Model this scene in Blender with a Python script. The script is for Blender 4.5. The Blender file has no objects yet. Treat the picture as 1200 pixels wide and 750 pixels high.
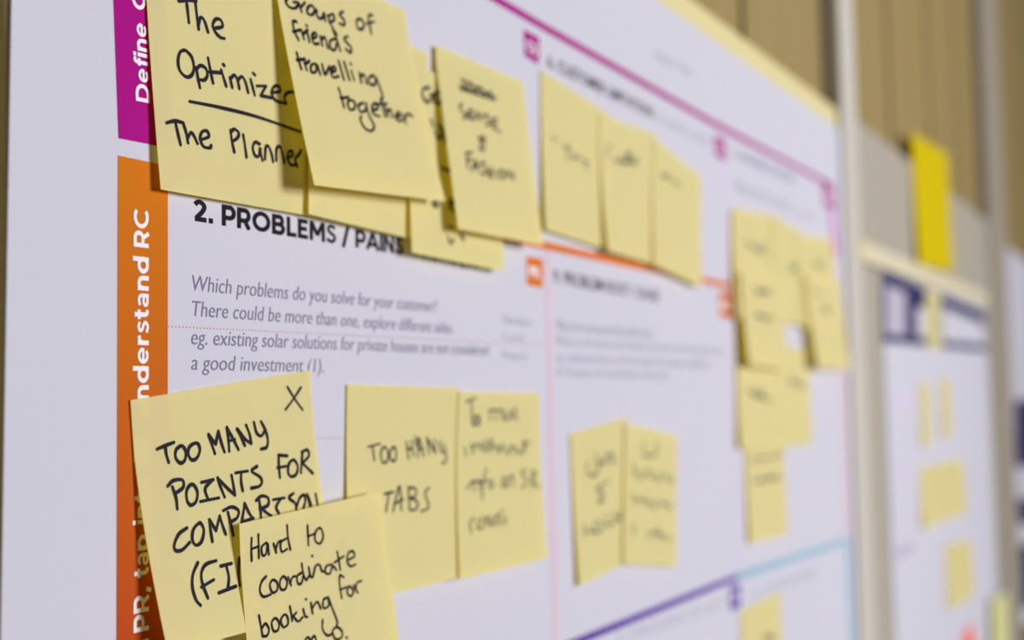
import bpy, bmesh, math, random
from mathutils import Vector, Matrix
from mathutils.bvhtree import BVHTree
random.seed(4)
S = bpy.context.scene
C = S.collection

# ------------------------------------------------------------------ camera
F = 1500.0                                    # focal length in pixels of the 1200x750 frame
eu = Vector((800, -72, -F)).normalized()      # wall direction (+X) seen from the camera
ez = Vector((-517, 25500, -F)).normalized()   # up (+Z)
ez = (ez - eu * ez.dot(eu)).normalized()
ey = ez.cross(eu)                             # into the wall (+Y)
R = Matrix((eu, ey, ez))                      # camera axes -> world axes
D, CAMZ = 0.263, 1.45
ORIGIN = Vector((0, -D, CAMZ))
cam_data = bpy.data.cameras.new('camera')
cam = bpy.data.objects.new('camera', cam_data)
C.objects.link(cam)
cam.matrix_world = Matrix.Translation(ORIGIN) @ R.to_4x4()
cam_data.sensor_width = 36
cam_data.lens = F / 1200 * 36
cam_data.clip_start = 0.01
cam_data.dof.use_dof = True
cam_data.dof.focus_distance = 0.378
cam_data.dof.aperture_fstop = 6.4
S.camera = cam

# ------------------------------------------------------------------ light
w = bpy.data.worlds.new('world'); S.world = w; w.use_nodes = True
w.node_tree.nodes['Background'].inputs[0].default_value = (0.86, 0.88, 1.0, 1)
w.node_tree.nodes['Background'].inputs[1].default_value = 0.12
def area(name, loc, target, size, power, col):
    l = bpy.data.lights.new(name, 'AREA'); l.shape = 'RECTANGLE'
    l.size, l.size_y = size; l.energy = power; l.color = col
    o = bpy.data.objects.new(name, l); C.objects.link(o)
    o.location = loc
    o.rotation_euler = (Vector(target) - Vector(loc)).to_track_quat('-Z', 'Y').to_euler()
area('window_light', (1.2, -2.95, 1.8), (0.7, 0, 1.45), (1.2, 1.0), 126, (1, 0.985, 0.97))
S.view_settings.view_transform = 'Standard'
S.view_settings.look = 'None'
S.view_settings.gamma = 1
S.view_settings.use_curve_mapping = False
S.view_settings.exposure = 0.0

# ------------------------------------------------------------------ helpers
def P(x, y, off=0.0):
    """the point at pixel (x, y) on the plane that stands off metres in front of the board face"""
    d = R @ Vector((x - 600, 375 - y, -F))
    t = (-off - ORIGIN.y) / d.y
    return ORIGIN + d * t

def lin(c):
    return tuple(((v / 255) / 12.92 if v / 255 <= .04045 else ((v / 255 + .055) / 1.055) ** 2.4) for v in c) + (1,)

def mat(name, rgb, rough=0.75, var=0.04, scale=60, spec=0.1, metal=0, bump=0.0, stretch=None, tone=.84):
    m = bpy.data.materials.new(name); m.use_nodes = True
    n, l = m.node_tree.nodes, m.node_tree.links
    b = n['Principled BSDF']
    b.inputs['Roughness'].default_value = rough
    b.inputs['Specular IOR Level'].default_value = spec
    b.inputs['Metallic'].default_value = metal
    tc = n.new('ShaderNodeTexCoord'); tx = n.new('ShaderNodeTexNoise')
    tx.inputs['Scale'].default_value = scale; tx.inputs['Detail'].default_value = 5
    src = tc.outputs['Object']
    if stretch:
        mp = n.new('ShaderNodeMapping'); mp.inputs['Scale'].default_value = stretch
        l.new(src, mp.inputs['Vector']); src = mp.outputs['Vector']
    l.new(src, tx.inputs['Vector'])
    mx = n.new('ShaderNodeMix'); mx.data_type = 'RGBA'
    c = tuple(v * tone for v in lin(rgb)[:3])
    mx.inputs[6].default_value = tuple(v * (1 - var) for v in c[:3]) + (1,)
    mx.inputs[7].default_value = tuple(min(1, v * (1 + var)) for v in c[:3]) + (1,)
    l.new(tx.outputs['Fac'], mx.inputs[0]); l.new(mx.outputs[2], b.inputs['Base Color'])
    if bump:
        bp = n.new('ShaderNodeBump'); bp.inputs['Strength'].default_value = bump; bp.inputs['Distance'].default_value = .001
        l.new(tx.outputs['Fac'], bp.inputs['Height']); l.new(bp.outputs['Normal'], b.inputs['Normal'])
    return m

def note_mat(name, rgb, through, share=0.3, var=.02):
    m = mat(name, rgb, 0.75, var, 40, 0.12, tone=1)
    n, l = m.node_tree.nodes, m.node_tree.links
    t = n.new('ShaderNodeBsdfTranslucent'); t.inputs[0].default_value = lin(through)
    mx = n.new('ShaderNodeMixShader'); mx.inputs[0].default_value = share
    l.new(n['Principled BSDF'].outputs[0], mx.inputs[1]); l.new(t.outputs[0], mx.inputs[2])
    l.new(mx.outputs[0], n['Material Output'].inputs[0])
    return m

M = {
    'paper': mat('poster_paper', (197, 195, 209), .8, .012, 25, .1),
    'cream': mat('cream_board', (212, 200, 150), .7, .03, 30),
    'taupe': mat('taupe_felt', (164, 157, 145), .9, .05, 300, .1),
    'wood': mat('tan_wood', (146, 126, 79), .7, .16, 9, .3, stretch=(6, 6, .6)),
    'groove': mat('groove_shade', (82, 70, 52), .9, .1),
    'post': mat('aluminium_post', (196, 190, 182), .5, .02, 50, .4),
    'upright': mat('taupe_post', (160, 150, 136), .5, .02, 50, .3),
    'rail': mat('cream_rail', (210, 200, 172), .6, .03),
    'magenta': mat('magenta_ink', (160, 0, 124), .75, .02, 400),
    'orange': mat('orange_ink', (206, 106, 14), .75, .10, 900),
    'purple': mat('purple_ink', (84, 40, 150), .75, .02),
    'teal': mat('teal_ink', (134, 176, 196), .75, .02),
    'navy': mat('navy_ink', (52, 48, 92), .75, .06, 30),
    'lilac': mat('lilac_ink', (178, 172, 190), .75, .08, 60),
    'pink': mat('pink_ink', (214, 180, 196), .75, .01),
    'palepink': mat('pale_magenta_ink', (196, 110, 184), .75, .01),
    'violet': mat('pale_violet_ink', (206, 192, 216), .75, .01),
    'black': mat('black_ink', (28, 22, 34), .75, .02),
    'grey': mat('grey_ink', (120, 116, 140), .75, .02),
    'lightgrey': mat('light_grey_ink', (176, 174, 192), .75, .02),
    'whiteink': mat('unprinted_white', (232, 226, 232), .75, .02),
    'marker': mat('black_marker', (30, 26, 38), .4, .1, 200),
    'softmarker': mat('worn_black_marker', (62, 60, 62), .5, .1, 200),
    'note': note_mat('yellow_note', (236, 232, 191), (246, 233, 0), .58),
    'neon': note_mat('bright_yellow_note', (210, 190, 0), (236, 205, 0), .3),
    'lime': note_mat('pale_green_note', (214, 212, 150), (220, 210, 90), .2),
    'red': note_mat('red_orange_note', (240, 110, 84), (240, 90, 50), .2),
    'floor': mat('grey_carpet', (120, 116, 112), .95, .1, 200),
    'brown': mat('brown_ink', (104, 74, 34), .6, .1),
}

def fade(m, rgb0, rgb1, lo, hi):
    """a printed two-colour blend running down the band (object z from lo to hi)"""
    n, l = m.node_tree.nodes, m.node_tree.links
    sx = n.new('ShaderNodeSeparateXYZ'); mr = n.new('ShaderNodeMapRange'); mx = n.new('ShaderNodeMix'); mx.data_type = 'RGBA'
    l.new([q for q in n if q.type == 'TEX_COORD'][0].outputs['Object'], sx.inputs[0]); l.new(sx.outputs['Z'], mr.inputs[0])
    mr.inputs[1].default_value = lo; mr.inputs[2].default_value = hi
    l.new(mr.outputs[0], mx.inputs[0]); mx.inputs[6].default_value = [v * .8 for v in lin(rgb0)]; mx.inputs[7].default_value = [v * .8 for v in lin(rgb1)]
    l.new(mx.outputs[2], n['Principled BSDF'].inputs['Base Color'])
M['bandorange'] = mat('orange_to_red_ink', (206, 106, 14), .75, .1, 900)
fade(M['bandorange'], (176, 62, 22), (202, 112, 12), -.07, .07)

def mesh_obj(name, verts, faces, material, parent=None, origin=None, smooth=False, solid=0):
    """one mesh object from world-space vertices, its origin moved to them"""
    vs = [Vector(v) for v in verts]
    if origin is None:
        origin = sum(vs, Vector()) / len(vs)
    me = bpy.data.meshes.new(name)
    me.from_pydata([v - origin for v in vs], [], faces)
    me.materials.append(material)
    if smooth:
        for p in me.polygons: p.use_smooth = True
    me.update()
    o = bpy.data.objects.new(name, me); C.objects.link(o)
    if parent is not None:
        o.parent = parent; o.location = origin - parent.location
    else:
        o.location = origin
    if solid:
        md = o.modifiers.new('paper_thickness', 'SOLIDIFY'); md.thickness = solid; md.offset = -1
    return o

def tag(o, label, cat, group=None):
    o['label'] = label; o['category'] = cat
    if group: o['group'] = group
    return o

def box_vf(lo, hi, vs=None, fs=None, bev=0):
    vs = [] if vs is None else vs; fs = [] if fs is None else fs
    b = len(vs)
    for x in (lo[0], hi[0]):
        for y in (lo[1], hi[1]):
            for z in (lo[2], hi[2]): vs.append((x, y, z))
    for q in ((0, 1, 3, 2), (4, 6, 7, 5), (0, 4, 5, 1), (2, 3, 7, 6), (0, 2, 6, 4), (1, 5, 7, 3)):
        fs.append(tuple(b + i for i in q))
    return vs, fs

def box(name, lo, hi, m, parent=None, bevel=0.0):
    vs, fs = box_vf(lo, hi)
    o = mesh_obj(name, vs, fs, m, parent)
    if bevel:
        md = o.modifiers.new('edge', 'BEVEL'); md.width = bevel; md.segments = 2
    return o

PAPER = 0.0010       # face of the posters in front of the board face
INK = 0.00012        # printed layers stand this far apart

def quad_print(name, pix, m, parent, layer=1):
    pts = [P(x, y, PAPER + INK * layer) for x, y in pix]
    n = len(pts)
    o = mesh_obj(name, pts, [tuple(range(n))], m, parent)
    if o.data.polygons[0].normal.y > 0: o.data.flip_normals()
    return o

def line_print(name, p0, p1, width, m, parent, layer=1):
    """a printed rule of constant real width between two pixels"""
    a, b = P(*p0, PAPER + INK * layer), P(*p1, PAPER + INK * layer)
    d = (b - a).normalized(); s = Vector((-d.z, 0, d.x)) * width / 2
    o = mesh_obj(name, [a - s, b - s, b + s, a + s], [(0, 1, 2, 3)], m, parent)
    if o.data.polygons[0].normal.y > 0: o.data.flip_normals()
    return o

def spline(pts, sub=5):
    if len(pts) < 3: return [Vector(p) for p in pts]
    p = [Vector(q) for q in pts]
    closed = (p[0] - p[-1]).length < 1e-6
    ext = ([p[-2]] if closed else [p[0] * 2 - p[1]]) + p + ([p[1]] if closed else [p[-1] * 2 - p[-2]])
    out = []
    for i in range(1, len(ext) - 2):
        p0, p1, p2, p3 = ext[i - 1:i + 3]
        for q in range(sub):
            t = q / sub
            out.append(.5 * ((2 * p1) + (p2 - p0) * t + (2 * p0 - 5 * p1 + 4 * p2 - p3) * t * t + (3 * p1 - p0 - 3 * p2 + p3) * t ** 3))
    out.append(p[-1]); return out

def bold_mesh(body, T=.19):
    """heavy geometric lettering drawn as broad strokes, capitals one unit high"""
    h = T / 2
    def arc(cx, cy, rx, ry, a0, a1, n=16):
        return [(cx + rx * math.cos(math.radians(a0 + (a1 - a0) * i / n)), cy + ry * math.sin(math.radians(a0 + (a1 - a0) * i / n))) for i in range(n + 1)]
    def sp(*p): return [(q.x, q.y) for q in spline([Vector((x, y, 0)) for x, y in p], 5)]
    esss = sp((.6, .79), (.47, .88), (.33, .905), (.15, .79), (.2, .61), (.36, .52), (.55, .41), (.58, .24), (.44, .11), (.3, .095), (.05, .2))
    bowl = [(h, 1 - h), (.42, 1 - h)] + arc(.42, .65, .24, .255, 90, -90) + [(h, .395)]
    G = {
        'P': ([[(h, 0), (h, 1)], bowl], .74), 'R': ([[(h, 0), (h, 1)], bowl, [(.42, .42), (.68, 0)]], .77),
        'O': ([arc(.53, .5, .53 - h, .5 - h, 0, 360, 28)], 1.06), 'C': ([arc(.53, .5, .53 - h, .5 - h, 48, 312, 24)], .9),
        'B': ([[(h, 0), (h, 1)], [(h, 1 - h), (.42, 1 - h)] + arc(.42, .71, .2, .195, 90, -90) + [(h, .515)], [(h, .515), (.45, .515)] + arc(.45, .305, .23, .21, 90, -90) + [(h, h)]], .8),
        'D': ([[(h, 0), (h, 1)], [(h, 1 - h), (.4, 1 - h)] + arc(.4, .5, .42, .5 - h, 90, -90) + [(h, h)]], .92),
        'L': ([[(h, 0), (h, 1)], [(h, h), (.6, h)]], .6), 'E': ([[(h, 0), (h, 1)], [(h, h), (.64, h)], [(h, 1 - h), (.63, 1 - h)], [(h, .51), (.57, .51)]], .66),
        'M': ([[(h, 0), (h, 1)], [(h + .02, .98), (.5, .3)], [(.5, .3), (.88, .98)], [(.905, 0), (.905, 1)]], 1.0),
        'N': ([[(h, 0), (h, 1)], [(h + .02, .96), (.7, .04)], [(.72, 0), (.72, 1)]], .82), 'I': ([[(h, 0), (h, 1)]], .19),
        'A': ([[(.03, 0), (.44, .97)], [(.44, .97), (.85, 0)], [(.2, .3), (.7, .3)]], .88), 'S': ([esss], .66),
        '2': ([sp((.05, .76), (.17, .88), (.33, .905), (.53, .74), (.44, .5), (.1, .13)), [(.04, h), (.64, h)]], .66),
        '.': ([[(h, 0), (h, T * 1.1)]], .2), ',': ([[(.14, .16), (.05, -.17)]], .22), '/': ([[(.02, -.1), (.38, 1.08)]], .4), ' ': ([], .3),
        'n': ([[(h, 0), (h, .74)], sp((h, .42), (.17, .6), (.33, .65), (.49, .57), (.54, .4)), [(.54, .42), (.54, 0)]], .64),
        'u': ([[(h, .74), (h, .32)], sp((h, .34), (.13, .16), (.3, .09), (.46, .17), (.54, .34)), [(.54, 0), (.54, .74)]], .64),
        'd': ([arc(.36, .37, .27, .28, 0, 360, 24), [(.61, 0), (.61, 1.06)]], .71), 'p': ([arc(.35, .37, .27, .28, 0, 360, 24), [(h, -.27), (h, .74)]], .71),
        'o': ([arc(.36, .37, .27, .28, 0, 360, 24)], .72), 'e': ([arc(.36, .37, .27, .28, 0, 318, 22), [(.12, .37), (.66, .37)]], .71),
        'r': ([[(h, 0), (h, .74)], sp((h, .42), (.17, .58), (.4, .65))], .41), 's': ([[(x * .78, y * .74) for x, y in esss]], .5),
        't': ([[(.2, .94), (.2, .25)], sp((.2, .27), (.26, .12), (.42, .1)), [(0, .65), (.41, .65)]], .43),
        'a': ([sp((.07, .58), (.27, .65), (.44, .6), (.5, .44)), [(.5, .46), (.5, 0)], arc(.29, .22, .21, .135, 0, 360, 18)], .61),
        'i': ([[(h, 0), (h, .74)], [(h, .85), (h, 1.05)]], .2), 'f': ([[(.2, 0), (.2, .8)], sp((.2, .78), (.26, .93), (.45, .95)), [(.02, .65), (.41, .65)]], .4),
    }
    vs, fs, pen = [], [], 0.0
    for ch in body:
        strokes, adv = G[ch]
        for si, st in enumerate(strokes):
            th = T * (.8 if ch in 'saeS' else 1)
            p = [Vector((x + pen, y, si * 1e-5)) for x, y in st]; b = len(vs)
            for i, q in enumerate(p):
                d = (p[min(i + 1, len(p) - 1)] - p[max(i - 1, 0)])
                if (p[0] - p[-1]).length < 1e-5 and i in (0, len(p) - 1): d = p[1] - p[-2]
                d.normalize(); d.z = 0; sd = Vector((-d.y, d.x, 0)) * th / 2
                vs += [q + sd, q - sd]
                if i: fs.append((b + 2 * i - 2, b + 2 * i - 1, b + 2 * i + 1, b + 2 * i))
        pen += adv + .1
    return vs, fs

def text_mesh(body, bold=0.0, shear=0.0, space=1.0):
    cu = bpy.data.curves.new('lettering', 'FONT')
    cu.body = body; cu.offset = bold; cu.shear = shear; cu.space_character = space
    cu.resolution_u = 4; cu.fill_mode = 'BOTH'
    o = bpy.data.objects.new('lettering', cu); C.objects.link(o)
    dg = bpy.context.evaluated_depsgraph_get(); dg.update()
    me = bpy.data.meshes.new_from_object(o.evaluated_get(dg))
    vs = [v.co.copy() for v in me.vertices]; fs = [tuple(p.vertices) for p in me.polygons]
    bpy.data.objects.remove(o); bpy.data.curves.remove(cu); bpy.data.meshes.remove(me)
    return vs, fs

def text_print(name, body, p0, p1, ptop, m, parent, bold=0.0, shear=0.0, space=1.0, layer=1, cap=0.73, heavy=0):
    """lettering whose baseline runs from pixel p0 to pixel p1, capitals reaching pixel ptop at its start"""
    off = PAPER + INK * layer
    a, b, t = P(*p0, off), P(*p1, off), P(*ptop, off)
    d = b - a; L = d.length; d.normalize()
    up = Vector((-d.z, 0, d.x))
    h = (t - a).dot(up)
    vs, fs = bold_mesh(body, heavy) if heavy else text_mesh(body, bold, shear, space)
    if heavy: cap = 1.0
    x0 = min(v.x for v in vs); x1 = max(v.x for v in vs)
    sx = L / (x1 - x0); sy = h / cap
    pts = [a + d * ((v.x - x0) * sx) + up * (v.y * sy) - Vector((0, v.z, 0)) for v in vs]
    me = mesh_obj(name, pts, fs, m, parent)
    return me

# ------------------------------------------------------------------ setting
WOOD = -0.012        # face of the wood panelling, behind the board face
vs, fs = [], []
cuts_px = [-260, 871, 972, 1040, 1086, 1118, 1152, 1190, 1220]
us = [P(x, 60, WOOD).x for x in cuts_px]
us = [us[0] - 1.2, us[0]] + [us[0] + (us[1] - us[0]) * k / 4 for k in (1, 2, 3)] + us[1:] + [4.2, 5.6]
for a, b in zip(us[:-1], us[1:]):
    g = 0.005 if b < 1.3 else 0.006
    box_vf((a + g, -WOOD, 0), (b - g, -WOOD + .018, 2.7), vs, fs)
wall = mesh_obj('wall_back', vs, fs, M['wood']); wall['kind'] = 'structure'
back = box('wall_backing', (us[0] - .05, -WOOD + .0175, 0), (5.7, -WOOD + .08, 2.7), M['groove']); back['kind'] = 'structure'
fl = box('floor', (us[0] - .05, -3.6, -.06), (5.7, .1, 0), M['floor']); fl['kind'] = 'structure'

# boards: board face is off = 0 (y = 0)
top1 = P(987, 133, 0)
bl1 = P(7, 400, 0).x
br1 = P(986.5, 154, 0).x
def upright(px0, px1, y, label, m='post'):
    x0 = P(px0, y, .005).x; x1 = P(px1, y, .005).x
    o = bpy.data.objects.new('upright_post', None); C.objects.link(o); o.location = ((x0 + x1) / 2, 0, 0)
    box('post_body', (x0, -.005, 0), (x1, -WOOD - .0005, 2.7), M[m], o, bevel=.002)
    tag(o, label, 'post', 'uprights between the boards')
    return x0, x1
u1 = upright(985, 1002, 60, 'pale metal upright post along the right edge of the large canvas poster')
board = box('pinboard', (bl1, 0, top1.z - .78), (u1[0] - .0008, -WOOD - .0005, top1.z), M['cream'], bevel=.001)
tag(board, 'cream foam pinboard under the large canvas poster, its edge showing above it', 'pinboard')

u2 = upright(1159, 1176, 200, 'taupe metal upright post between the second poster and the white poster at the right edge', 'upright')
top2 = P(1080, 199, 0).z
p2 = box('pinboard', (u1[1] + .001, 0, top2 - .95), (u2[0] - .001, -WOOD - .0005, top2), M['taupe'], bevel=.001)
tag(p2, 'taupe pinboard behind the navy-headed poster and the bright yellow sheet', 'pinboard')
p3 = box('pinboard', (u2[1] + .001, 0, top2 - .95), (u2[1] + 1.0, -WOOD - .0005, P(1190, 306, 0).z), M['taupe'], bevel=.001)
tag(p3, 'pinboard carrying the white poster at the right edge of the photo', 'pinboard')

# ------------------------------------------------------------------ large canvas poster
tl = P(755, 0.7, PAPER); tr = P(987, 154, PAPER)
ztop = tr.z; zbot = ztop - .594
xr = tr.x
le0 = P(13.5, 0, PAPER); le1 = P(1.0, 750, PAPER)
k = (le1.x - le0.x) / (le1.z - le0.z)
xl_top = le0.x + k * (ztop - le0.z); xl_bot = le0.x + k * (zbot - le0.z)
poly = [(xl_top, -PAPER, ztop), (xr, -PAPER, ztop), (xr, -PAPER, zbot), (xl_bot, -PAPER, zbot)]
pv = poly + [(x, -.0004, z) for x, y, z in poly]
poster = mesh_obj('poster', pv, [(0, 3, 2, 1), (4, 5, 6, 7), (0, 1, 5, 4), (1, 2, 6, 5), (2, 3, 7, 6), (3, 0, 4, 7)], M['paper'])
tag(poster, 'large white canvas poster with magenta and orange side bands, covered in yellow notes', 'poster')

quad_print('magenta_band', [(131, -55), (190, -55), (196, 173), (139, 162)], M['magenta'], poster)
quad_print('orange_band', [(138.3, 182), (196.8, 194.5), (196.6, 830), (136.4, 830)], M['bandorange'], poster)
VT = dict(m=M['whiteink'], parent=poster, layer=2, heavy=.2)
text_print('band_lettering', 'Define', (175.5, 121), (171.6, 29), (159.5, 120.5), **VT)
text_print('band_lettering', 'CS,', (171, 13.5), (169.5, -32), (155, 13), **VT)
for word, ya, yb in (('RC', 291, 247), ('understand', 489, 301.5), ('BE,', 541, 506), ('into', 613, 557), ('tap', 675, 625.5),
                     ('PR,', 738, 687), ('on', 787, 748)):
    text_print('band_lettering', word, (174.3, ya), (174.3, yb), (156.6, ya), **VT)

# rules
RW = .0037
line_print('magenta_rule', (400, -107), (640, 33), RW, M['magenta'], poster)
line_print('magenta_rule', (640, 33), (843, 148), RW, M['magenta'], poster, 1.2)
line_print('magenta_rule', (843, 148), (972, 216), RW, M['magenta'], poster)
line_print('orange_rule', (196, 194.5), (640, 288), RW, M['orange'], poster)
line_print('orange_rule', (640, 288), (866, 337.5), RW, M['orange'], poster, 1.2)
line_print('purple_rule', (560, 799), (864, 676), RW, M['purple'], poster)
line_print('teal_rule', (864, 676), (994, 633), .0046, M['teal'], poster)
line_print('column_rule', (641.5, 292), (652, 790), .0042, M['pink'], poster, .8)
line_print('column_rule', (847, 152), (867, 676), .006, M['violet'], poster, .8)
line_print('border_rule', (971, 214), (980, 300), .014, M['palepink'], poster, .8)
line_print('border_rule', (980, 300), (986.5, 437), .014, M['violet'], poster, .8)
line_print('border_rule', (986.5, 437), (994, 633), .014, M['pink'], poster, .8)
line_print('border_rule', (994, 633), (1000, 790), .014, M['teal'], poster, .8)

def dots(p0, p1, n):
    vs, fs = [], []
    a, b = P(*p0, PAPER + INK), P(*p1, PAPER + INK)
    for i in range(n):
        c = a.lerp(b, i / (n - 1)); r = .00022
        k0 = len(vs)
        for q in range(6): vs.append(c + Vector((r * math.cos(q * math.pi / 3), 0, r * math.sin(q * math.pi / 3))))
        fs.append(tuple(range(k0, k0 + 6)))
    mesh_obj('dotted_rule', vs, fs, M['orange'], poster)
dots((198, 382.5), (640, 404), 165)
dots((198, 514), (644, 512.5), 165)
dots((198, 660), (646, 626), 165)

# icon tabs
def icon(pix, letters, m):
    o = quad_print('icon_tab', pix, m, poster)
    (x0, y0), (x1, y1), (x2, y2), (x3, y3) = pix
    f = lambda s, t: ((x0 * (1 - s) + x1 * s) * (1 - t) + (x3 * (1 - s) + x2 * s) * t, (y0 * (1 - s) + y1 * s) * (1 - t) + (y3 * (1 - s) + y2 * s) * t)
    tt = text_print('icon_lettering', letters, f(.15, .7), f(.85, .7), f(.15, .3), M['whiteink'], poster, bold=.03, layer=2)
icon([(613.6, 34), (632, 44.5), (631, 76), (614.6, 65)], 'CS', M['magenta'])
icon([(837, 158), (850, 165), (850.5, 189), (838, 182)], 'CL', M['magenta'])
icon([(964, 212), (977, 219), (979, 246), (966, 240)], 'AS', M['magenta'])
icon([(617, 300), (636, 304), (636, 337.5), (617.5, 333.5)], 'PR', M['orange'])
icon([(843, 341), (860, 345), (860.5, 375), (844, 371)], 'RC', M['orange'])
icon([(855, 689), (867.5, 684), (868, 710), (856, 716)], 'TR', M['purple'])

# printed headings and paragraphs
text_print('heading', '2. PROBLEMS / PAINS', (227, 258.6), (473, 299), (227, 233), M['black'], poster, heavy=.22)
text_print('heading', '+ ITS FREQUENCY', (484, 302), (584, 318), (484, 283), M['black'], poster, bold=.008)
BT = dict(m=M['grey'], parent=poster, shear=.16, bold=-.004)
text_print('paragraph', 'Which problems do you solve for your customer?', (225.5, 340.5), (512, 366), (225.5, 321), **BT)
text_print('paragraph', 'There could be more than one, explore different sides.', (225.5, 370.3), (531, 391), (225.5, 351), **BT)
text_print('paragraph', 'eg. existing solar solutions for private houses are not considered', (224.5, 403.5), (573, 416.5), (224.5, 384), **BT)
text_print('paragraph', 'a good investment (1).', (224.5, 433.3), (379.5, 436.3), (224.5, 414), **BT)
ST = dict(m=M['lightgrey'], parent=poster, bold=0)
text_print('side_words', 'Number', (590, 379), (624, 383), (590, 368), **ST)
text_print('side_words', 'Level', (590, 399), (614, 401), (590, 388), **ST)
text_print('side_words', 'Impact', (590, 420), (618, 422), (590, 409), **ST)
text_print('heading', '6. CUSTOMER LIMITATIONS', (642, 78), (766, 139), (642, 63), M['black'], poster, bold=.012)
text_print('heading_note', 'EG. BUDGET, DEVICES', (772, 143), (832, 172), (772, 133), M['lightgrey'], poster)
text_print('corner_words', 'Purpose / Vision', (769, 68), (812, 90), (769, 57), M['lightgrey'], poster)
text_print('heading', '5. AVAILABLE SOLUTIONS', (861, 184), (931, 215), (861, 173), M['grey'], poster, bold=.0)
for i, (y0, y1, x1) in enumerate(((224, 236, 905), (232, 252, 935))):
    text_print('paragraph', 'Which solutions are available', (861, y0 - 7), (x1 + 20, y1 + 7), (861, y0 - 15), M['lightgrey'], poster, bold=-.004)
text_print('heading', '9. PROBLEM ROOT / CAUSE', (649, 331), (772, 353.5), (649, 315), M['black'], poster, bold=.006)
for (x1, y0, y1), s in zip(((765, 387, 396), (848, 405, 416), (832, 424, 431), (784, 441, 445)),
        ('What is the real reason that this problem exists?', 'What is the back story behind the need to do this job right now?',
         'eg. customers have to do it because of the change in regulations', 'or because of an old habit of theirs (9).')):
    text_print('paragraph', s, (652, y0), (x1, y1), (652, y0 - 14), M['lightgrey'], poster, shear=.16)
text_print('heading', '10. YOUR SOLUTION', (882, 703), (955, 675), (882, 691), M['lightgrey'], poster)
text_print('heading', '3. TRIGGERS TO ACT', (722, 757), (850, 712), (722, 742), M['lightgrey'], poster)

# ------------------------------------------------------------------ sticky notes
NOTES = {}
def note(key, pix, label, lift=None, top=.0018, m='note', group='yellow sticky notes on the canvas poster', curl=1.5, side=.0, n=14, stick=.18):
    """a sticky note from its four corner pixels; the bottom corners stand lift (left, right) metres off the board"""
    (TL, TR, BR, BL) = pix
    a, b = P(*TL, top), P(*TR, top)
    ux = b - a; L = ux.length; ux.normalize(); dn = Vector((ux.z, 0, -ux.x))
    if lift is None:
        lift = []
        for base, px in ((a, BL), (b, BR)):
            want = base + dn * L
            best = min((abs(P(*px, top + q * .0005).x - want.x), q) for q in range(0, 29))
            lift.append(top + max(best[1], 1) * .0005)
    lb, lr = lift
    d, c = P(*BL, lb), P(*BR, lr)
    print('NOTE %s w %.1f hL %.1f hR %.1f lift %.1f %.1f' % (key, L * 1e3, (a - d).length * 1e3, (b - c).length * 1e3, lb * 1e3, lr * 1e3))
    vs, fs = [], []
    for j in range(n + 1):
        t = j / n
        g = 0 if t < stick else ((t - stick) / (1 - stick)) ** curl
        for i in range(n + 1):
            s = i / n
            p = (a * (1 - s) + b * s) * (1 - t) + (d * (1 - s) + c * s) * t
            p.y = -(top + (lb * (1 - s) + lr * s - top) * g + side * math.sin(math.pi * s) * g)
            vs.append(p)
    for j in range(n):
        for i in range(n):
            q = j * (n + 1) + i
            fs.append((q, q + n + 1, q + n + 2, q + 1))
    front = list(vs); ff = list(fs); th = Vector((0, .00014, 0)); nn = len(front)
    allv = front + [v + th for v in front]
    allf = ff + [tuple(nn + q for q in reversed(f)) for f in ff]
    rim = [i for i in range(n + 1)] + [j * (n + 1) + n for j in range(1, n + 1)] + [n * (n + 1) + i for i in range(n - 1, -1, -1)] + [j * (n + 1) for j in range(n - 1, 0, -1)]
    for q in range(len(rim)):
        p0, p1 = front[rim[q]], front[rim[(q + 1) % len(rim)]]
        k0 = len(allv); allv += [p0, p1, p1 + th, p0 + th]; allf.append((k0, k0 + 1, k0 + 2, k0 + 3))
    o = mesh_obj('sticky_note', allv, allf, M[m], smooth=True)
    tag(o, label, 'sticky note', group)
    NOTES[key] = (o, BVHTree.FromPolygons([tuple(v) for v in vs], fs))
    return o

def write(key, ox, oy, sc, strokes, width=.0011, m='marker', name='handwriting'):
    """pen strokes on a note: each is a list of points in a crop of the photo that starts at (ox, oy) and is sc times enlarged"""
    o, bvh = NOTES[key]
    vs, fs = [], []
    for st in strokes:
        pts = [(ox + x / sc, oy + y / sc) for x, y in st]
        world = []
        for q in spline([Vector((x, y, 0)) for x, y in pts]):
            d = (R @ Vector((q.x - 600, 375 - q.y, -F))).normalized()
            hit = bvh.ray_cast(ORIGIN, d)
            if hit[0] is None: continue
            nn = hit[1] if hit[1].y < 0 else -hit[1]
            if world and (world[-1][0] - hit[0]).length < 5e-5: continue
            world.append((hit[0], nn))
        if len(world) < 1: continue
        if len(world) == 1: world.append((world[0][0] + Vector((.0002, 0, 0)), world[0][1]))
        b = len(vs); wl = len(world)
        r = width / 2
        wob = random.random() * 6
        for i, (p, nn) in enumerate(world):
            tdir = (world[min(i + 1, wl - 1)][0] - world[max(i - 1, 0)][0]).normalized()
            sd = nn.cross(tdir).normalized()
            rr = r * (1 + .13 * math.sin(i * .5 + wob))
            vs.append(p + nn * .0002 + sd * rr); vs.append(p + nn * .0002 - sd * rr)
            if i: fs.append((b + 2 * i - 2, b + 2 * i - 1, b + 2 * i + 1, b + 2 * i))
        for p, nn, tdir in ((world[0][0], world[0][1], world[0][0] - world[1][0]), (world[-1][0], world[-1][1], world[-1][0] - world[-2][0])):
            tdir = tdir.normalized(); sd = nn.cross(tdir).normalized(); k0 = len(vs)
            for q in range(7):
                an = math.pi * q / 6
                vs.append(p + nn * .0002 + (sd * math.cos(an) + tdir * math.sin(an)) * r)
            fs.append(tuple(range(k0, k0 + 7)))
    if vs: mesh_obj(name, vs, fs, M[m], o)

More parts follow.
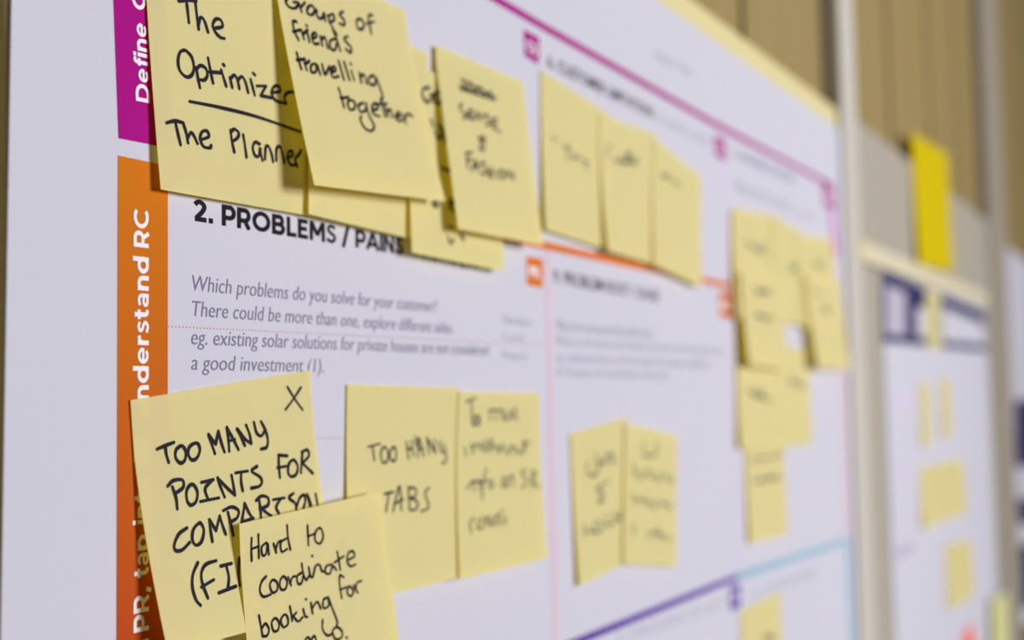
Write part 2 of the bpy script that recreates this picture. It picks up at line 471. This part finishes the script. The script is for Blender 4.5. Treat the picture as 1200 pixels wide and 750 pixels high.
# top row -------------------------------------------------------------
note('optimizer', [(168, -88), (352, -62), (363, 253), (188.5, 222)], 'yellow note reading The Optimizer and The Planner at the top left', lift=(.0042, .0036))
note('behind', [(365, -5), (502, 64), (499, 284), (362, 251)], 'yellow note mostly hidden behind the Groups of friends note, left edge and foot showing', lift=(.0058, .0042), top=.0021, curl=1.2)
note('list', [(480, 74), (590, 118), (590, 318), (483, 296)], 'yellow note with scraps of writing below and behind the sense and fashion note', lift=(.0075, .0062), top=.0025, curl=1.2)
note('groups', [(320, -60), (475, 13), (522, 236), (368.5, 217)], 'yellow note reading Groups of friends travelling together', lift=(.0145, .0125), top=.0031, curl=1.2, stick=.12)
note('sense', [(511, 53), (614, 97), (637, 288), (537, 268)], 'yellow note with a crossed out line above the words sense and fashion', lift=(.0125, .0105), top=.003, curl=1.02, stick=.08)
note('time', [(634, 82), (714, 134), (718, 295), (640, 269)], 'yellow note with faint blurred writing, left of the trio beyond the sense and fashion note', lift=(.0042, .004))
note('darkword', [(703, 134), (769, 157), (768, 311), (713, 294)], 'yellow note with one dark word, middle of trio beyond the sense and fashion note', lift=(.0075, .005), top=.0024)
note('kinked', [(767, 162), (822, 208), (823, 337), (767, 311)], 'yellow note hanging lowest of the trio, its corner over the orange rule', lift=(.007, .006), top=.003)
# middle row ----------------------------------------------------------
note('tabs', [(407, 450.5), (538, 455), (540, 676.5), (410, 707)], 'yellow note reading TOO MANY TABS', lift=(.0042, .0055))
note('points', [(153, 469), (363, 434), (399, 712), (197, 765)], 'yellow note with an X in its corner reading TOO MANY POINTS FOR COMPARISON', lift=(.0095, .0075))
note('hard', [(280.5, 614), (446, 576), (481, 850), (300, 880)], 'yellow note reading Hard to coordinate booking for, overlapping the note marked X', lift=(.0105, .0095), top=.0075, curl=1.1)
note('info', [(538, 459), (632, 461), (642, 654), (539, 679)], 'yellow note with four blurred handwritten lines beside the TOO MANY TABS note', lift=(.0068, .006), top=.0024)
# pair on the right ---------------------------------------------------
note('pair_a', [(668.5, 509), (735, 489), (731, 661), (679, 687)], 'yellow note tilted upward, left one of the pair alone in the lower cell', lift=(.0035, .0025))
note('pair_b', [(733, 496), (794, 511), (793, 664), (731, 661)], 'yellow note with four blurred lines, right one of the pair alone in the lower cell', lift=(.004, .004), top=.0028)
# cluster by the poster's right edge -----------------------------------
CG = 'yellow sticky notes on the canvas poster'
note('c_under', [(861, 300), (902, 312), (904, 434), (865.5, 428)], 'yellow note in deep shade at the left of the cluster, covered by the lifted note', lift=(.0028, .0026), top=.0018)
note('c_top', [(858, 244), (914, 254), (916, 380), (864, 372)], 'yellow note at the top left of the cluster near the right edge of the poster', lift=(.006, .005), top=.0026)
note('c_mid', [(905, 252), (936, 271), (943, 381), (908, 376)], 'yellow note at the top middle of the cluster, stepped above its right neighbour', lift=(.005, .005), top=.0033)
note('c_right', [(933, 273), (976, 282), (986, 392), (942, 384)], 'yellow note at the top right of the cluster against the magenta border', lift=(.006, .006), top=.0038)
note('c_lift', [(868, 318), (914, 325), (925, 434), (879, 428)], 'yellow note with two grey lines whose left side lifts over a deep shadow', lift=(.0105, .008), top=.0065)
note('c_curl', [(944, 322), (984, 328), (996, 433), (959, 431)], 'yellow note curling off the poster beside the small white gap in the cluster', lift=(.0115, .0085), top=.0068)
note('c_back', [(905, 402), (949, 412), (952, 521), (918, 522)], 'yellow note under the small white gap, right of its neighbour in the lower cluster', lift=(.0045, .004), top=.0018)
note('c_low', [(864, 428), (918, 437), (922, 527), (868, 525)], 'yellow note with faint writing in the lower cluster just under the lifted one', lift=(.0046, .0048), top=.0026)
note('c_foot', [(873, 512), (918, 516), (924, 626), (879, 637)], 'yellow note at the foot of the cluster with two grey lines near its top', lift=(.0035, .003), top=.0022)
note('solution', [(869, 716), (915, 693), (921, 812), (874, 830)], 'yellow note under the teal rule at the bottom edge of the photo', lift=(.005, .005))

# handwriting ----------------------------------------------------------
write('optimizer', 190, 0, 6.818, [
    [(130, 8), (200, 5), (270, 8)], [(195, 30), (203, 100), (212, 180)], [(262, 8), (275, 120), (290, 235)], [(288, 200), (305, 140), (335, 165), (365, 258)],
    [(410, 228), (480, 212), (465, 160), (425, 155), (402, 205), (425, 260), (465, 300), (495, 308)],
    [(175, 402), (140, 420), (125, 490), (140, 565), (190, 615), (235, 600), (252, 540), (235, 460), (200, 415), (175, 402)],
    [(270, 540), (285, 630), (300, 700)], [(272, 560), (300, 525), (345, 545), (360, 600), (335, 640), (290, 635)],
    [(365, 465), (385, 570), (405, 665)], [(375, 575), (465, 582)], [(470, 560), (490, 625), (510, 690)], [(485, 515), (495, 525)],
    [(540, 620), (558, 700)], [(545, 630), (575, 600), (600, 640), (615, 710)], [(600, 645), (635, 612), (665, 660), (685, 740)],
    [(705, 635), (722, 700), (738, 760)], [(725, 585), (740, 600)], [(755, 688), (828, 688)], [(828, 688), (785, 765)], [(785, 765), (875, 782)],
    [(870, 740), (940, 730), (930, 692), (895, 690), (872, 740), (900, 800), (960, 822), (990, 827)], [(988, 825), (975, 775), (1005, 738), (1058, 735)]])
write('optimizer', 190, 100, 6.818, [
    [(220, 130), (450, 175), (750, 250), (1100, 370)],
    [(35, 300), (100, 285), (165, 300)], [(105, 300), (125, 390), (145, 475)], [(165, 300), (190, 380), (205, 460)], [(200, 430), (225, 380), (250, 400), (280, 465)],
    [(310, 435), (370, 410), (355, 365), (315, 375), (302, 430), (330, 490), (380, 500), (390, 480)],
    [(545, 360), (555, 440), (575, 535)], [(550, 370), (575, 350), (610, 380), (600, 420), (560, 450)], [(645, 395), (660, 485), (672, 575)],
    [(778, 470), (740, 455), (722, 500), (740, 560), (770, 565), (780, 500), (785, 540), (800, 600)],
    [(820, 590), (825, 500), (845, 485), (870, 540), (885, 610)], [(910, 600), (912, 510), (940, 490), (960, 550), (975, 620)],
    [(995, 580), (1040, 560), (1035, 530), (1010, 530), (1000, 580), (1025, 635), (1060, 635)], [(1075, 650), (1062, 585), (1085, 560), (1108, 520)]], name='more_handwriting')
write('groups', 325, 0, 4.688, [
    [(75, -22), (45, 5), (65, 40), (100, 45), (113, 15), (88, 12)], [(118, 20), (132, 65)], [(128, 42), (150, 15)],
    [(185, 30), (165, 45), (165, 75), (190, 82), (205, 55), (185, 30)], [(215, 55), (220, 95), (245, 100), (255, 70), (262, 115)],
    [(275, 85), (300, 150), (325, 190)], [(278, 90), (305, 78), (310, 110), (285, 125)], [(360, 65), (340, 80), (365, 110), (365, 140), (340, 130)],
    [(455, 105), (435, 115), (440, 155), (465, 160), (475, 130), (455, 105)], [(520, 85), (500, 85), (505, 130), (515, 185)], [(490, 130), (530, 120)],
    [(105, 120), (85, 120), (90, 165), (115, 220)], [(85, 175), (125, 165)], [(130, 165), (145, 215)], [(138, 190), (165, 165)], [(165, 185), (175, 230)], [(158, 140), (162, 144)],
    [(190, 215), (215, 200), (205, 180), (188, 200), (200, 240), (225, 240)], [(235, 200), (245, 250)], [(240, 220), (260, 205), (275, 265)],
    [(315, 215), (290, 225), (290, 265), (315, 275), (325, 240)], [(305, 165), (330, 230), (345, 280)], [(385, 200), (365, 215), (390, 245), (405, 265), (400, 290), (375, 270)],
    [(105, 290), (130, 380)], [(105, 330), (150, 325)], [(145, 335), (160, 385)], [(150, 355), (175, 335)], [(205, 350), (185, 360), (185, 395), (210, 395), (215, 355), (235, 410)],
    [(245, 355), (260, 410), (285, 365)], [(295, 400), (320, 385), (310, 365), (292, 390), (305, 425), (335, 420)], [(335, 335), (365, 440)], [(365, 340), (395, 440)],
    [(405, 390), (420, 440)], [(400, 350), (404, 354)], [(450, 400), (460, 455)], [(455, 425), (475, 410), (490, 460)],
    [(530, 415), (505, 425), (505, 460), (535, 465), (540, 425), (565, 490), (578, 535), (565, 565)],
    [(335, 485), (350, 530), (365, 590)], [(345, 540), (390, 535)], [(400, 550), (385, 565), (395, 600), (420, 600), (425, 565), (400, 550)],
    [(470, 565), (445, 580), (455, 615), (485, 605), (485, 565), (500, 630), (530, 690), (515, 720), (480, 705), (455, 660), (460, 640)],
    [(520, 610), (550, 595), (540, 565), (520, 585), (525, 625), (560, 640)], [(565, 540), (590, 640)], [(540, 575), (600, 570)], [(590, 580), (605, 640)], [(600, 620), (620, 600), (630, 645)],
    [(650, 645), (675, 635), (665, 615), (648, 640), (665, 665), (690, 660)], [(690, 630), (705, 680)], [(700, 650), (715, 625), (740, 640)]])
write('sense', 470, 70, 4.412, [
    [(310, 100), (490, 200)], [(300, 135), (480, 208)], [(305, 152), (450, 197)], [(320, 105), (330, 150), (360, 120), (380, 165), (410, 140), (430, 190), (460, 165), (475, 210)],
    [(315, 230), (300, 245), (320, 275), (340, 290), (320, 305)], [(345, 265), (350, 305), (375, 305)], [(345, 265), (370, 260)], [(348, 285), (370, 285)],
    [(385, 310), (390, 270), (410, 315), (415, 275)], [(450, 285), (430, 290), (450, 315), (455, 335), (435, 335)], [(465, 310), (475, 350), (515, 375)], [(465, 310), (495, 305)], [(470, 335), (495, 330)],
    [(425, 395), (400, 410), (430, 430), (425, 465), (405, 460), (415, 430), (435, 405)],
    [(335, 480), (345, 560)], [(335, 485), (365, 480)], [(340, 520), (362, 515)], [(365, 575), (385, 520), (400, 580)], [(372, 555), (398, 552)], [(430, 530), (410, 540), (430, 565), (435, 590), (412, 590)],
    [(445, 550), (455, 610)], [(470, 560), (465, 615)], [(448, 580), (470, 585)], [(490, 575), (495, 615)], [(520, 570), (505, 590), (520, 615), (535, 590), (520, 570)], [(550, 615), (550, 575), (580, 620), (578, 580)]],
    m='marker', width=.001)
write('behind', 470, 70, 4.412, [[(85, 50), (100, 75), (95, 110)]], m='softmarker')
write('list', 470, 70, 4.412, [
    [(145, 145), (115, 150), (110, 190), (135, 220), (150, 205)], [(150, 180), (185, 200)], [(200, 165), (165, 180), (165, 215), (200, 225), (205, 195)],
    [(155, 310), (165, 345)], [(175, 375), (195, 410), (185, 405)], [(195, 340), (230, 420)], [(200, 400), (240, 380)], [(215, 350), (225, 425)], [(210, 560), (255, 577)],
    [(160, 740), (180, 760)], [(255, 720), (280, 745), (250, 750)]], width=.0013)
write('list', 470, 220, 6.316, [
    [(240, 110), (265, 95), (270, 130), (240, 140)], [(350, 110), (395, 100)], [(370, 80), (385, 190)], [(345, 150), (410, 170)], [(350, 280), (380, 295)],
    [(345, 360), (365, 415), (390, 375)], [(430, 350), (465, 380)], [(450, 345), (455, 390)]], m='softmarker', name='more_handwriting')
write('points', 175, 440, 5.357, [
    [(865, 72), (910, 145), (960, 215)], [(950, 75), (905, 145), (853, 215)]], width=.00085)
write('points', 175, 440, 5.357, [
    [(48, 462), (100, 440), (152, 420)], [(98, 440), (105, 495), (120, 545)], [(195, 442), (165, 470), (165, 520), (195, 550), (222, 530), (228, 480), (210, 447), (195, 442)],
    [(285, 425), (250, 450), (243, 495), (265, 530), (295, 520), (315, 475), (308, 435), (285, 425)],
    [(410, 490), (390, 430), (370, 370)], [(370, 370), (415, 432)], [(415, 432), (432, 350)], [(432, 350), (450, 420), (470, 480)],
    [(500, 475), (495, 400), (485, 325)], [(485, 325), (520, 390), (558, 465)], [(495, 412), (535, 402)],
    [(548, 335), (575, 390), (598, 440)], [(550, 335), (600, 400), (638, 428)], [(638, 428), (628, 370), (606, 312)],
    [(655, 295), (672, 360), (700, 380), (722, 350)], [(700, 290), (725, 340), (742, 400), (735, 450), (700, 462)],
    [(810, 500), (812, 570), (818, 640)], [(810, 500), (865, 505)], [(803, 580), (855, 570)],
    [(905, 530), (875, 555), (870, 610), (890, 635), (920, 620), (930, 570), (905, 530)],
    [(950, 610), (955, 545), (960, 480)], [(955, 480), (990, 468), (1000, 505), (960, 550)], [(960, 550), (1000, 590), (1025, 615)],
    [(540, 612), (615, 600)], [(575, 610), (575, 670), (585, 725)], [(675, 570), (640, 600), (690, 635), (705, 665), (690, 695), (638, 708)]], width=.00108, name='capital_handwriting')
write('points', 175, 560, 4.686, [
    [(100, 45), (130, 15), (180, 12), (185, 50), (150, 80), (135, 85)], [(125, 50), (145, 110), (152, 170)],
    [(235, 35), (205, 65), (205, 120), (225, 150), (255, 130), (262, 75), (235, 35)],
    [(285, 25), (350, 10)], [(345, 12), (305, 60), (322, 120)], [(280, 130), (380, 110)],
    [(374, 0), (390, 50), (412, 105)], [(374, 2), (430, 60), (468, 95)], [(468, 95), (460, 40), (450, -14)],
    [(205, 275), (160, 310), (135, 370), (145, 400), (180, 395), (220, 355)], [(270, 250), (240, 285), (235, 340), (255, 370), (285, 350), (298, 290), (285, 255), (270, 250)],
    [(345, 350), (335, 290), (328, 230)], [(328, 230), (365, 290)], [(365, 290), (385, 210)], [(385, 210), (400, 260), (418, 310)],
    [(405, 180), (450, 160), (488, 180), (480, 220), (440, 245)], [(430, 190), (445, 250), (460, 315)],
    [(505, 245), (515, 190), (522, 140)], [(522, 140), (545, 190), (565, 220)], [(510, 240), (570, 222)],
    [(585, 125), (615, 100), (650, 110), (650, 150), (605, 170)], [(600, 110), (608, 170), (612, 225)], [(615, 165), (640, 190), (668, 208)],
    [(680, 120), (740, 110)], [(720, 115), (695, 160), (710, 195)], [(790, 85), (765, 110), (800, 140), (805, 175)], [(805, 165), (825, 110), (850, 95), (855, 130), (845, 165)],
    [(865, 90), (880, 155)], [(870, 100), (888, 152)], [(912, 90), (922, 145)],
    [(265, 465), (238, 530), (235, 600), (255, 670), (280, 700)], [(365, 455), (310, 475), (285, 520), (290, 580), (320, 660)], [(285, 600), (352, 560)],
    [(390, 485), (450, 470)], [(420, 480), (435, 545), (430, 610)], [(380, 632), (475, 595)], [(492, 440), (488, 520), (495, 590)]], width=.00108, name='lower_handwriting')
write('hard', 285, 590, 4.689, [
    [(45, 190), (43, 250), (45, 315)], [(82, 170), (83, 230), (85, 300)], [(45, 250), (85, 235)],
    [(125, 215), (100, 240), (105, 285), (125, 275), (132, 220), (140, 280)], [(165, 220), (180, 270)], [(178, 250), (190, 215), (205, 205)],
    [(240, 190), (205, 215), (210, 265), (240, 250)], [(240, 120), (245, 190), (258, 255)],
    [(352, 120), (355, 180), (357, 230)], [(355, 180), (395, 165)], [(415, 135), (395, 160), (395, 205), (420, 220), (438, 185), (430, 145), (415, 135)],
    [(125, 400), (100, 430), (90, 480), (110, 512), (150, 500)], [(160, 420), (145, 450), (160, 490), (185, 475), (185, 435), (160, 420)], [(220, 400), (200, 430), (205, 470), (230, 470), (240, 430), (220, 400)],
    [(245, 405), (262, 450)], [(255, 440), (270, 405), (285, 400)], [(320, 380), (295, 400), (300, 440), (320, 435), (330, 385)], [(320, 330), (330, 390), (345, 420), (362, 395)],
    [(358, 350), (368, 400), (382, 405)], [(376, 287), (379, 290)], [(382, 402), (396, 345), (418, 338), (430, 370), (448, 375)],
    [(485, 335), (455, 345), (450, 380), (475, 385), (490, 345), (510, 365)], [(515, 265), (525, 320), (532, 365)], [(500, 325), (550, 290)],
    [(575, 310), (610, 290), (600, 262), (575, 275), (570, 320), (590, 345), (615, 335)],
    [(550, 405), (530, 395), (528, 440), (540, 520)], [(530, 475), (565, 460)], [(580, 455), (570, 490), (590, 510), (605, 480), (580, 455)], [(605, 450), (628, 490)], [(615, 470), (625, 435), (648, 425)],
    [(85, 615), (95, 670), (105, 730)], [(100, 690), (120, 660), (140, 690), (130, 725), (105, 730)], [(175, 630), (155, 655), (165, 700), (190, 695), (195, 655), (175, 630)],
    [(222, 612), (205, 645), (220, 680), (245, 660), (240, 620), (222, 612)], [(255, 565), (262, 605), (268, 645)], [(264, 628), (290, 600)], [(270, 615), (300, 648), (325, 625)],
    [(328, 580), (340, 622), (352, 622)], [(342, 525), (345, 528)], [(370, 545), (380, 605)], [(378, 575), (405, 540), (425, 578)],
    [(465, 515), (440, 530), (440, 575), (470, 560), (465, 515), (490, 580), (515, 650), (508, 680)],
    [(340, 748), (355, 735), (372, 760)], [(372, 748), (390, 728), (402, 760)], [(435, 640), (435, 690), (460, 725), (490, 715)],
    [(515, 680), (490, 700), (505, 745), (540, 735), (540, 700), (515, 680)], [(565, 735), (570, 738)]], width=.00085)
write('tabs', 410, 460, 4.165, [
    [(88, 265), (145, 250)], [(110, 260), (118, 330)], [(165, 265), (150, 295), (158, 340), (180, 335), (185, 290), (165, 265)], [(215, 265), (195, 290), (200, 330), (220, 330), (225, 290), (215, 265)],
    [(275, 240), (285, 325)], [(278, 275), (300, 275)], [(300, 235), (308, 310)], [(318, 215), (325, 260)], [(330, 315), (335, 220), (358, 310)], [(332, 280), (355, 270)],
    [(375, 220), (385, 300)], [(378, 225), (415, 295)], [(410, 230), (415, 295)], [(435, 240), (440, 280), (455, 290)], [(455, 250), (468, 300), (465, 340), (448, 345)],
    [(168, 495), (210, 485)], [(190, 490), (175, 580)], [(210, 580), (240, 455), (250, 575)], [(215, 545), (260, 520)], [(285, 460), (290, 570)], [(285, 465), (320, 470), (318, 505), (290, 515)],
    [(290, 515), (330, 535), (320, 570), (290, 575)], [(385, 465), (365, 490), (378, 530), (380, 565), (345, 580)]], width=.00085)
write('info', 410, 460, 4.165, [
    [(565, 45), (615, 25)], [(590, 40), (600, 160)], [(610, 115), (605, 160), (625, 150), (620, 110)], [(630, 110), (632, 160)],
    [(680, 80), (685, 135)], [(685, 90), (710, 85), (712, 135)], [(715, 90), (740, 85), (745, 135)], [(750, 90), (755, 130), (775, 125), (775, 85)], [(800, 90), (785, 110), (800, 130)], [(805, 70), (815, 135)],
    [(560, 270), (565, 310)], [(590, 250), (600, 300)], [(600, 270), (620, 245)], [(625, 280), (640, 250), (650, 290)], [(660, 230), (665, 290)], [(670, 280), (690, 225), (690, 290)],
    [(700, 270), (720, 260), (725, 295), (745, 250)], [(750, 265), (770, 300), (785, 260), (800, 300)], [(805, 260), (830, 300), (850, 260)], [(850, 230), (855, 290)], [(840, 250), (875, 245)],
    [(570, 470), (600, 430), (605, 480)], [(605, 440), (630, 430), (635, 475)], [(665, 370), (650, 430), (645, 520)], [(625, 440), (670, 430)], [(680, 430), (680, 465), (700, 455), (690, 425)],
    [(745, 420), (740, 455), (760, 455), (760, 420), (745, 420)], [(770, 460), (775, 415), (795, 410), (795, 460)], [(860, 375), (835, 390), (860, 430), (850, 460), (835, 455)], [(885, 470), (890, 385), (910, 400), (890, 430), (925, 465)],
    [(605, 610), (585, 640), (595, 685)], [(630, 615), (620, 660), (645, 660), (645, 610)], [(665, 655), (665, 605), (690, 650), (690, 600)], [(700, 655), (720, 590), (725, 650)], [(740, 570), (745, 640)], [(765, 610), (755, 640)]],
    m='softmarker', width=.0008)
write('time', 640, 150, 6, [[(40, 70), (75, 85)], [(120, 120), (175, 150)], [(150, 130), (150, 220)], [(190, 180), (190, 220), (220, 190)], [(230, 210), (260, 230), (290, 290)], [(270, 240), (300, 240)]], m='softmarker', width=.0009)
write('darkword', 640, 150, 6, [[(440, 130), (460, 125)], [(430, 150), (430, 200)], [(480, 220), (510, 240)], [(510, 200), (560, 250), (590, 195), (560, 200)], [(560, 190), (570, 260)], [(600, 210), (620, 260), (640, 205)], [(520, 245), (640, 240)], [(560, 180), (600, 180)]], m='softmarker', width=.0011)
write('kinked', 640, 150, 6, [[(810, 310), (830, 360)], [(810, 340), (860, 330), (850, 360)], [(880, 350), (900, 380)], [(905, 380), (930, 390), (945, 420)]], m='softmarker', width=.0011)
write('pair_a', 660, 490, 3.95, [
    [(115, 200), (110, 255), (150, 265), (150, 230)], [(150, 160), (165, 240)], [(160, 210), (190, 200)], [(195, 220), (195, 175), (225, 170)], [(225, 160), (235, 200), (215, 200)],
    [(190, 300), (155, 330), (185, 350), (160, 390), (185, 380)], [(200, 290), (205, 300)],
    [(95, 495), (100, 550)], [(110, 520), (150, 530)], [(140, 480), (150, 530), (175, 520)], [(160, 470), (185, 510)], [(200, 450), (205, 495), (240, 480)], [(230, 440), (260, 470), (265, 430)]], m='softmarker', width=.0011)
write('pair_b', 660, 490, 3.95, [
    [(375, 110), (375, 170), (430, 165), (430, 110)], [(320, 210), (330, 270)], [(345, 240), (360, 280), (390, 240)], [(395, 240), (410, 285)], [(420, 260), (440, 290), (460, 250)], [(470, 260), (500, 300), (505, 265)],
    [(320, 350), (330, 400)], [(340, 370), (380, 390)], [(380, 360), (390, 410)], [(400, 380), (420, 420), (440, 375)], [(450, 390), (500, 415)],
    [(320, 490), (330, 540), (325, 515)], [(390, 520), (400, 560)], [(410, 530), (440, 540), (450, 560)], [(430, 510), (470, 560)], [(480, 560), (500, 555)]], m='softmarker', width=.0011)
for key, st in (('c_top', [[(80, 190), (120, 210)], [(110, 215), (160, 235)], [(140, 200), (170, 240)]]),
                ('c_lift', [[(120, 385), (190, 410)], [(130, 410), (180, 390)], [(120, 500), (200, 510)], [(140, 490), (170, 520)]]),
                ('c_mid', [[(265, 290), (300, 310)], [(270, 320), (300, 285)]]),
                ('c_right', [[(365, 280), (410, 295)], [(380, 300), (400, 270)]]),
                ('c_curl', [[(370, 395), (400, 410)], [(400, 460), (440, 490)], [(410, 490), (430, 455)]])):
    write(key, 850, 230, 3.57, st, m='softmarker', width=.0012)
for key, st in (('c_low', [[(80, 180), (130, 200)], [(100, 200), (170, 215)], [(110, 170), (150, 210)]]),
                ('c_back', [[(230, 150), (290, 160)], [(240, 130), (280, 170)]]),
                ('c_foot', [[(90, 440), (130, 425)], [(130, 430), (210, 415)], [(100, 510), (210, 500)], [(120, 515), (180, 490)]])):
    write(key, 850, 400, 3.125, st, m='softmarker', width=.0013)
write('solution', 670, 640, 3.53, [[(790, 375), (830, 365)], [(800, 385), (840, 380)]], m='softmarker', width=.0012)

# ------------------------------------------------------------------ second poster on its rail
def flat_poster(xl, xr, zt, zb, label):
    vs, fs = box_vf((xl, -PAPER, zb), (xr, -.0003, zt))
    return tag(mesh_obj('poster', vs, fs, M['paper']), label, 'poster')
a = P(1033, 318, PAPER); b = P(1156, 400, PAPER)
second = flat_poster(a.x, b.x, a.z + .004, a.z - .84, 'smaller white poster with a navy framed header, hanging from a cream rail')
quad_print('header_frame', [(1034, 317), (1154, 366), (1156, 412), (1035, 401)], M['navy'], second)
quad_print('header_panel', [(1038, 334), (1061, 342), (1062, 394), (1038, 391)], M['lilac'], second, 2)
quad_print('header_panel', [(1074, 360), (1087, 363), (1088, 396), (1075, 395)], M['paper'], second, 2)
quad_print('header_panel', [(1104, 360), (1153, 380), (1155, 404), (1105, 399)], M['paper'], second, 2)
for yy in (470, 560, 650):
    line_print('faint_rule', (1050, yy), (1070, yy - (yy - 447) * .05), .01, M['lilac'] if yy > 600 else M['violet'], second)
ra = P(1012, 296, .006); rb = P(1158, 350, .006)
railz = (P(1085, 325, .006).z)
rail = box('hanging_rail', (ra.x, -.006, railz - .007), (min(rb.x, u2[0] - .002), -.0005, railz + .012), M['rail'], bevel=.0015)
tag(rail, 'cream hanging rail along the top of the navy-headed poster', 'rail')
endcap = box('end_cap', (ra.x - .012, -.0065, railz - .009), (ra.x, -.0005, railz + .014), M['cream'], rail, bevel=.001)
NG = 'small yellow notes on the navy-headed poster'
note('h', [(1085, 337), (1102, 344), (1104, 410), (1087, 408)], 'yellow note stuck over the middle of the navy header', lift=(.003, .003), group=NG, n=6)
note('p1', [(1078, 447), (1089, 449), (1092, 521), (1081, 524)], 'narrow yellow note, left one of the upper two under the navy header', lift=(.003, .003), group=NG, n=6)
note('p2', [(1102, 443), (1113, 444), (1116, 512), (1105, 513)], 'narrow yellow note, right one of the upper two under the navy header', lift=(.003, .003), group=NG, n=6)
note('p3', [(1078, 549), (1096, 545), (1101, 614), (1082, 621)], 'yellow note at the left of the middle row of three on the navy-headed poster', lift=(.004, .003), group=NG, n=6)
note('p4', [(1095, 545), (1113, 541), (1118, 607), (1100, 613)], 'yellow note in the centre of the middle row on the navy-headed poster', lift=(.003, .003), top=.0024, group=NG, n=6)
note('p5', [(1112, 541), (1129, 538), (1134, 601), (1117, 606)], 'yellow note at the right of the middle row of three on the navy-headed poster', lift=(.003, .003), top=.003, group=NG, n=6)
note('p6', [(1108, 639), (1124, 635), (1128, 707), (1112, 716)], 'yellow note, left one of the lowest pair on the navy-headed poster', lift=(.003, .003), group=NG, n=6)
note('p7', [(1122, 636), (1138, 632), (1142, 699), (1127, 706)], 'yellow note, right one of the lowest pair on the navy-headed poster', lift=(.003, .003), top=.0024, group=NG, n=6)
red = note('red', [(1127, 750), (1139, 730), (1146, 772), (1134, 792)], 'red-orange note poking in at the bottom of the navy-headed poster', lift=(.003, .003), m='red', group='coloured notes far right', n=6)
sheet = note('neon', [(1068.5, 155), (1111, 181), (1117.5, 319), (1077, 310)], 'bright yellow paper sheet stuck over the top edge of the taupe pinboard', lift=(.0055, .0045), top=.0016, m='neon', group=None, n=16)
sheet.name = 'paper_sheet'; sheet['category'] = 'paper'

# ------------------------------------------------------------------ white poster at the right edge
a = P(1178, 288, PAPER)
third = flat_poster(a.x, a.x + .9, a.z, a.z - .95, 'white poster with navy blocks at the right edge of the photo')
quad_print('faint_line', [(1181, 345), (1215, 352), (1215, 358), (1181, 350)], M['violet'], third)
quad_print('faint_line', [(1181, 384), (1215, 388), (1215, 394), (1181, 389)], M['violet'], third)
quad_print('navy_block', [(1189, 468), (1225, 468), (1225, 545), (1190, 548)], M['navy'], third)
quad_print('navy_block', [(1192, 584), (1225, 582), (1225, 612), (1192, 615)], M['navy'], third)
quad_print('navy_block', [(1191, 640), (1225, 632), (1225, 705), (1192, 716)], M['navy'], third)
quad_print('brown_block', [(1191, 736), (1225, 726), (1225, 790), (1192, 800)], M['brown'], third)
note('lime', [(1163, 702), (1180, 694), (1183, 775), (1166, 790)], 'pale greenish note at the foot of the taupe upright post', lift=(.009, .009), top=.0065, m='lime', group='coloured notes far right', n=6)
